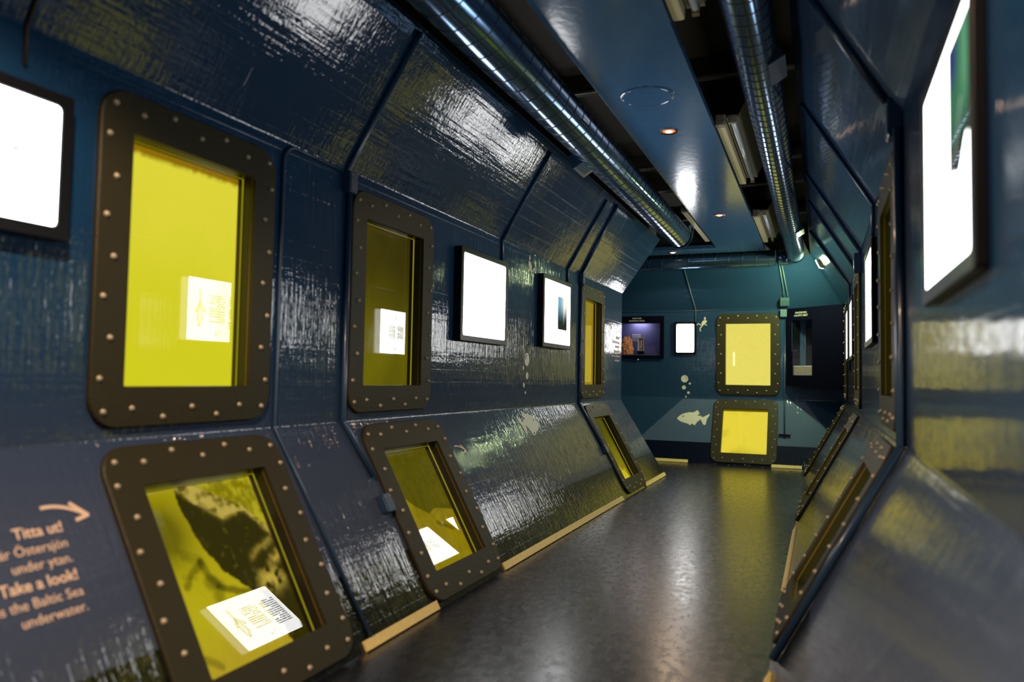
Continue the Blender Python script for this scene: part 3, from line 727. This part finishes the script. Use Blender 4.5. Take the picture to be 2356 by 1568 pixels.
# ------------------------------------------------------------------ light fittings in the gaps
def strip_light(x, y, L, label, flip=1):
    root = empty('strip_light', Matrix.Translation((x, y, 2.27)), label, 'light fitting', 'unlit strip lights beside the ceiling panel')
    f = flip
    MB().box(-.045, .0, .02, L-.005, 0, .05, .006).build('diffuser', M_CREAM, root)
    MB().box(-.048, .006, -.03, .02, -.004, .055, .006).build('end_cap', M_GREYCAP, root)
    MB().box(.006, .075, .0, L, .045, .055).build('backplate', M_GREYCAP, root)
    MB().tube([(.042, .01, .026), (.042, L-.01, .026)], .014, 12).build('tube', M_TUBE, root, True)
    MB().box(.02, .062, -.015, .012, .008, .05).build('lamp_holder', M_GREYCAP, root); MB().box(.028, .055, L-.03, L-.002, .008, .05).build('lamp_holder', M_LIP, root)
    MB().add([(.07, 0, .05), (.11, 0, .13), (.11, L, .13), (.07, L, .05)], [(0, 1, 2, 3)]).build('reflector', M_CREAM, root)
    return root
strip_light(-.478, 1.35, 1.52, 'unlit strip light at the top edge of the picture beside the panel')
strip_light(-.478, 4.15, 1.30, 'unlit cream strip light in the middle of the right ceiling gap')
strip_light(-.478, 6.55, 1.25, 'unlit cream strip light at the far end of the right ceiling gap')
strip_light(-1.01, 6.2, 1.40, 'unlit strip light at the far end of the left ceiling gap')
# round hatch
b = MB(); b.lathe([(.128, .0), (.128, -.004), (.121, -.006), (.117, -.002), (.114, -.005), (.0, -.005)], 48)
o = b.build('ceiling_hatch', M_PANEL, smooth=False); o.location = (-.768, 3.54, 2.25); tag(o, 'round blue hatch with thin rim set in the ceiling panel', 'hatch')
# downlights and the added fill lamp
dn = None; labs = ['small downlight set in the ceiling panel over the camera', 'added fill lamp built like a downlight behind the camera', 'glowing orange downlight just beyond the round hatch', 'glowing orange downlight at the far part of the ceiling panel', 'faint orange downlight over the side passage']
for (x, y, p, a), lb in zip(DOWN, labs):
    if dn is None:
        dn = empty('downlight', Matrix.Translation((x, y, 2.25)), lb, 'downlight', 'recessed downlights')
        MB().lathe([(.034, .0), (.046, -.0015), (.052, -.0045), (.052, 0)], 28).build('trim_ring', M_DL, dn, True)
        MB().lathe([(.034, -.001), (.030, -.0015), (.0, -.002)], 24).build('reflector', M_DLIN, dn)
        MB().lathe([(.020, -.002), (.016, -.005), (.0, -.007)], 16).build('bulb', M_BULB, dn, True)
    else:
        c = copy_tree(dn); c.matrix_world = Matrix.Translation((x, y, 2.25)); c['label'] = lb

# ------------------------------------------------------------------ green floodlight
fp = Vector((-.010, 7.95, 2.055)); nrm = Vector((-.80, .45, -.48)).normalized(); up = Vector((0, 0, 1)); uu = up.cross(nrm).normalized(); vv = nrm.cross(uu)
root = empty('floodlight', frame_mtx(fp, uu, vv), 'small floodlight shining green, fixed high at the far right', 'floodlight')
MB().box(-.04, .04, -.05, .05, -.055, .0, .012).build('body', M_GREYCAP, root)
MB().box(-.034, .034, -.044, .044, .0, .003).build('lamp_face', M_GREEN, root)
MB().box(-.02, .02, -.03, .03, -.075, -.055, .006).build('heat_sink', M_GREYCAP, root)
MB().tube([(-.044, 0, -.03), (-.046, .055, -.06), (0, .06, -.10), (.046, .055, -.06), (.044, 0, -.03)], .006, 8).build('bracket', M_GREYCAP, root)

# ------------------------------------------------------------------ pale wooden strips along the foot of the walls
def strip(mtx, L, label, w_=.034):
    o = MB().box(-L/2, L/2, 0, w_, .001, .010).build('floor_strip', M_STRIP); o.matrix_world = mtx
    return tag(o, label, 'trim strip', 'pale wooden strips along the wall foot')
strip(LL(2.38, .0), .50, 'short pale wooden strip below the gap between the first two lower portholes')
strip(LL(4.43, .0), 2.28, 'long pale wooden strip along the foot of the left wall below the fish')
strip(LL(6.78, .0), .85, 'pale wooden strip at the far corner of the left wall')
strip(BL(-1.53, .0), .36, 'pale wooden strip left of the end wall porthole')
strip(BL(-.335, .0), .30, 'pale wooden strip right of the end wall porthole')
strip(RL(1.55, .0), 1.75, 'pale wooden strip at the foot of the right wall nearest the camera')
strip(RL(4.20, .0), 1.45, 'pale wooden strip along the right wall between its lower portholes')

# ------------------------------------------------------------------ decals
FISH = [(195,1195),(225,1150),(260,1110),(340,1045),(440,1005),(560,975),(680,975),(740,935),(810,895),(835,930),(830,965),(870,990),(870,1015),(830,1040),(805,1080),(930,1085),(940,1130),(1000,1115),(1090,1060),(1170,1010),(1175,1050),(1100,1190),(1085,1320),(1065,1385),(1030,1390),(990,1350),(950,1270),(920,1210),(890,1200),(890,1230),(820,1290),(760,1400),(735,1405),(680,1365),(640,1360),(630,1410),(600,1410),(550,1370),(460,1345),(340,1310),(260,1260),(215,1225)]
def fish(mtx, sgn, sc, label):
    P = [((x-685)*sc*sgn, -(y-1160)*sc) for x, y in FISH]
    if sgn > 0: P = P[::-1]
    o = MB().prism(P, .0008, .0018).build('fish_decal', M_DECAL); o.matrix_world = mtx
    MB().disc((378-685)*sc*sgn, -(1120-1160)*sc, 26*sc, .0018, .0024, 14).build('eye', M_DECALDARK, o)
    return tag(o, label, 'wall decal', 'white fish decals')
fish(BL(-1.335, .545), 1, .000365, 'pale fish decal facing left on the end wall')
fish(LL(4.46, .70), -1, .000330, 'pale fish decal on the slanted left wall below the bubbles')
BUB = [(552, 158, 112), (715, 305, 32), (530, 432, 62), (675, 590, 42), (597, 718, 28)]
blab = ['largest', 'tiny upper', 'second largest', 'smaller lower', 'lowest tiny']
for where, mt, sgn, sc in (('above the end wall fish', BM(-1.435, .815), 1, .000365), ('above the left wall fish', LM(4.52, .905), -1, .00038)):
    for k, (x, y, r) in enumerate(BUB):
        o = MB().disc((x-600)*sc*sgn, -(y-440)*sc, r*sc, .0008, .0018, 24).build('bubble_decal', M_DECAL); o.matrix_world = mt
        if k == 0:
            pts = [((x-600+dx)*sc*sgn, -(y-440+dy)*sc, .002) for dx, dy in ((15, -72), (45, -55), (62, -20), (66, 0))]
            MB().tube(pts, .0028, 6).build('highlight', M_DECALDARK, o)
        tag(o, f'{blab[k]} pale bubble decal {where}', 'wall decal', 'pale bubble decals '+where)
def stroke(pts, wd):
    P = [Vector((x, y)) for x, y in pts]; L_, R_ = [], []
    for i, p in enumerate(P):
        d = (P[min(i+1, len(P)-1)]-P[max(i-1, 0)]).normalized(); n_ = Vector((-d.y, d.x))*wd/2; L_.append(p+n_); R_.append(p-n_)
    return [tuple(q) for q in L_+R_[::-1]]
def diver(mtx, sgn, sc, label):
    root = empty('diver_decal', mtx, label, 'wall decal', 'pale diver decals')
    cv = lambda P: [((x-870)*sc*sgn, -(y-640)*sc) for x, y in P]
    b_ = MB(); b_.prism(cv([(1040,390),(1110,385),(1165,400),(1165,520),(1110,580),(1060,640),(950,720),(880,660),(850,560),(940,430)]), .0008, .0018)
    for P, wd in (([(900,665),(780,685),(670,590),(570,685),(490,690)], 56), ([(920,690),(850,800),(762,900),(775,980),(800,1085)], 60), ([(1050,580),(1060,650),(1180,715)], 52)):
        b_.prism(stroke(cv(P), wd*sc), .0008, .0018)
    b_.build('body', M_DECAL, root)
    h_ = MB(); h_.disc(*cv([(1062, 300)])[0], 62*sc, .0008, .0018, 16); h_.build('head', M_DECAL, root)
    h_ = MB(); h_.disc(*cv([(1062, 222)])[0], 38*sc, .0008, .0018, 12); h_.build('bubble', M_DECAL, root)
diver(BM(-1.262, 1.545), 1, .000183, 'tiny pale diver decal beside the small upright screen')
diver(LM(4.60, 1.60), -1, .00020, 'pale diver decal above the gap between the two left wall screens')
def arrow(mtx, sc, label):
    pts = []
    for k in range(9): t = k/8; pts.append((-.5+t, .30-.42*t*t+.10*t))
    b_ = MB(); b_.prism([(x*sc, y*sc) for x, y in stroke(pts, .075)], .0008, .0018)
    e = pts[-1]; b_.prism([(x*sc, y*sc) for x, y in stroke([(e[0]-.34, e[1]+.34), (e[0]+.03, e[1]-.01)], .085)], .0008, .0019)
    b_.prism([(x*sc, y*sc) for x, y in stroke([(e[0]-.30, e[1]-.07), (e[0]+.03, e[1]+.01)], .085)], .0008, .0020)
    o = b_.build('arrow_decal', M_DECALTXT); o.matrix_world = mtx; return tag(o, label, 'wall decal', 'pale arrow decals')
def text_mesh(name, body, size, parent, x, y, m, bold=.0, align='CENTER', shear=0.0, fat=.0008):
    cu = bpy.data.curves.new('lettering', 'FONT'); cu.body = body; cu.size = size; cu.align_x = align; cu.offset = bold; cu.extrude = fat/2; cu.shear = shear
    cu.resolution_u = 3
    t = bpy.data.objects.new('lettering', cu); C.objects.link(t); bpy.context.view_layer.update()
    me = bpy.data.meshes.new_from_object(t.evaluated_get(bpy.context.evaluated_depsgraph_get())); bpy.data.objects.remove(t); bpy.data.curves.remove(cu)
    me.name = name; me.materials.clear(); me.materials.append(m)
    o = bpy.data.objects.new(name, me); C.objects.link(o); o.parent = parent; o.location = (x, y, .0012); return o
def wall_text(mtx, sc, label):
    root = empty('wall_lettering', mtx, label, 'lettering', 'painted look-out texts')
    for body, y, s, b_ in (('Titta ut!', 0, 1.15, .02), ('Här är Östersjön', -1.05, 1.0, 0), ('under ytan.', -2.05, 1.0, 0), ('Take a look!', -3.20, 1.15, .02), ('This is the Baltic Sea', -4.25, 1.0, 0), ('underwater.', -5.25, 1.0, 0)):
        text_mesh('text_line', body, s*sc, root, 0, y*sc*1.17, M_DECALTXT, b_*sc, 'RIGHT')
wall_text(LL(1.268, .588), .0315, 'two-language pale lettering beside the wreck porthole at the lower left')
arrow(LL(1.283, .618), .110, 'pale curved arrow pointing at the wreck porthole')
arrow(LM(6.60, 1.36), .12, 'pale curved arrow next to the far left upper porthole')
wall_text(LM(6.95, 1.27), .034, 'small pale lettering on the last stretch of the left wall')
arrow(LL(3.40, .60), .10, 'pale curved arrow right of the second lower porthole')

# ------------------------------------------------------------------ show case in the end wall
cx0, cx1, cz0, cz1 = CASE; cw, chh = cx1-cx0, cz1-cz0
root = empty('display_case', BM((cx0+cx1)/2, (cz0+cz1)/2), 'navy display case lit inside, left end of the end wall', 'display case')
b = MB(); e = .045
b.box(-cw/2-e, cw/2+e, chh/2, chh/2+.085, .002, .035); b.box(-cw/2-e, cw/2+e, -chh/2-.035, -chh/2, .002, .035)
b.box(-cw/2-e, -cw/2, -chh/2, chh/2, .002, .035); b.box(cw/2, cw/2+e, -chh/2, chh/2, .002, .035); b.build('front_frame', M_NAVY, root)
D = .26
T = chh/2+.05; b = MB(); b.add([(-cw/2, -chh/2, -D), (cw/2, -chh/2, -D), (cw/2, T, -D), (-cw/2, T, -D), (-cw/2, -chh/2, .002), (cw/2, -chh/2, .002), (cw/2, T, .002), (-cw/2, T, .002)],
  [(0, 1, 2, 3), (0, 4, 5, 1), (1, 5, 6, 2), (2, 6, 7, 3), (3, 7, 4, 0)]); b.build('inner_box', M_NAVYIN, root)
MB().box(-.09, .09, chh/2+.036, chh/2+.044, -.225, -.17).build('case_lamp', M_LED, root)
MB().box(-cw/2, cw/2, -chh/2, -chh/2+.012, .0, .012).build('sill', M_SILVER, root)
MB().box(-cw/2, cw/2, -chh/2, chh/2, .016, .020).build('pane', M_GLASS, root)
tt = MB().box(-.01, .01, -.001, .001, 0, .001)
text_mesh('title', 'VRAKFYND', .022, root, .02, chh/2+.052, M_DECAL).location.z = .0355
text_mesh('title', 'SHIPWRECK FINDS', .022, root, .02, chh/2+.022, M_DECAL).location.z = .0355
for k, t_ in enumerate(('Konkretion', 'Concretion', 'Kritpipa', 'Clay pipe')):
    text_mesh('caption', t_, .022, root, -.10, .065-k*.024, M_WHITE, align='LEFT').location.z = -D+.004
BC = Vector(((cx0+cx1)/2, YBM, (cz0+cz1)/2))
# concretion: lumpy rock
def rock(name, c, sx, sy, sz, m, seed, sub=26):
    r = np.random.default_rng(seed); vs = []; fs = []; nu, nv = sub, sub
    offs = r.normal(size=(9, 3))
    for i in range(nv+1):
        th = math.pi*i/nv
        for j in range(nu):
            ph = 2*math.pi*j/nu; d = Vector((math.sin(th)*math.cos(ph), math.sin(th)*math.sin(ph), math.cos(th)))
            k = 1+sum(.10*math.sin(3.1*(q+1)*.6*d.dot(Vector(offs[q])))*1/(1+.2*q) for q in range(9))+r.normal()*.035
            zz = d.z if d.z > -.55 else -.55
            vs.append((c[0]+sx*d.x*k, c[1]+sy*d.y*k, c[2]+sz*(zz*k if zz > -.55 else -.55)))
    for i in range(nv):
        for j in range(nu): fs.append((i*nu+j, i*nu+(j+1) % nu, (i+1)*nu+(j+1) % nu, (i+1)*nu+j))
    return link_mesh(name, vs, fs, m, smooth=False)
o = rock('rust_lump', (0, 0, 0), .075, .05, .135, M_CLAY, 5); o.location = (-2.155, YBM+.10, cz0+.013+.135*.55)
tag(o, 'rough rust-brown lump from a wreck in the lit case', 'rock')
root = empty('exhibit_stand', Matrix.Translation((-1.985, YBM+.10, cz0+.001)), 'small grey boxed stand holding a pale clay pipe in the lit case', 'stand')
b = MB(); b.box(-.034, .034, -.03, .03, 0, .055); b.build('base', M_NAVY, root)
b = MB(); b.box(-.034, .034, .015, .03, .055, .215); b.box(-.034, -.029, -.03, .015, .055, .215); b.box(.029, .034, -.03, .015, .055, .215); b.box(-.029, .029, -.03, .015, .210, .215); b.box(-.029, .029, -.03, .015, .055, .060)
b.build('tray', M_GREYST, root)
MB().tube([(.003, -.002, .185), (.004, -.002, .15), (.006, -.002, .12), (-.002, -.002, .10), (-.003, -.002, .092)], [.005, .006, .006, .009, .006], 10).build('clay_pipe', M_BONE, root, True)
o = MB().tube([(-1.995, YBM-.003, cz0-.05), (-1.995, YBM-.03, cz0-.05)], .012, 10).build('lock', M_SILVER, smooth=True); tag(o, 'tiny round lock under the lit display case', 'lock')

# dark corner case, set across the corner of the end wall and the right wall
A = Vector((-.345, 8.78)); Bq = Vector((.210, 8.34)); z0, z1 = .86, 1.70
fx = (Bq-A).normalized(); Lc = (Bq-A).length
root = empty('corner_case', frame_mtx((A.x, A.y, z0), (fx.x, fx.y, 0), (0, 0, 1)), 'dark navy case across the far right corner with narrow glass', 'display case')
H_ = z1-z0; wx0, wx1, wz0, wz1 = .075, .330, .115, .71
b = MB()
b.box(0, wx0, 0, H_, -.012, 0); b.box(wx1, Lc, 0, H_, -.012, 0); b.box(wx0, wx1, 0, wz0, -.012, 0); b.box(wx0, wx1, wz1, H_, -.012, 0)
b.add([(0, H_, 0), (Lc, H_, 0), (Lc, H_, -.34), (0, H_, -.04)], [(0, 3, 2, 1), (0, 1, 2, 3)]); b.add([(0, 0, 0), (Lc, 0, 0), (Lc, 0, -.34), (0, 0, -.04)], [(0, 1, 2, 3)])
b.build('front_panel', M_NAVY, root)
b = MB(); b.add([(wx0, wz0, -.16), (wx1, wz0, -.16), (wx1, wz1, -.16), (wx0, wz1, -.16), (wx0, wz0, -.01), (wx1, wz0, -.01), (wx1, wz1, -.01), (wx0, wz1, -.01)], [(0, 1, 2, 3), (0, 4, 5, 1), (1, 5, 6, 2), (2, 6, 7, 3), (3, 7, 4, 0)]); b.build('inner_box', M_DBLACK, root)
MB().box(wx0, wx1, wz0, wz1, -.006, -.002).build('pane', glass_mat('case_glass', 1.9), root)
b = MB(); b.box(wx0, wx1, wz0, wz0+.095, -.15, -.02); b.build('gravel_bed', M_GRAVEL, root)
MB().box(wx0, wx1, wz0+.095, wz0+.101, -.15, -.018).build('white_edge', M_WHITE, root)
MB().box(wx0-.006, wx0, wz0+.25, wz1-.02, -.001, .001).build('blue_edge', M_CABLE, root)
text_mesh('title', 'MASTKORG', .028, root, .19, H_-.062, M_DECAL).location.z = .0008
text_mesh('title', "CROW'S NEST", .028, root, .19, H_-.092, M_DECAL).location.z = .0008
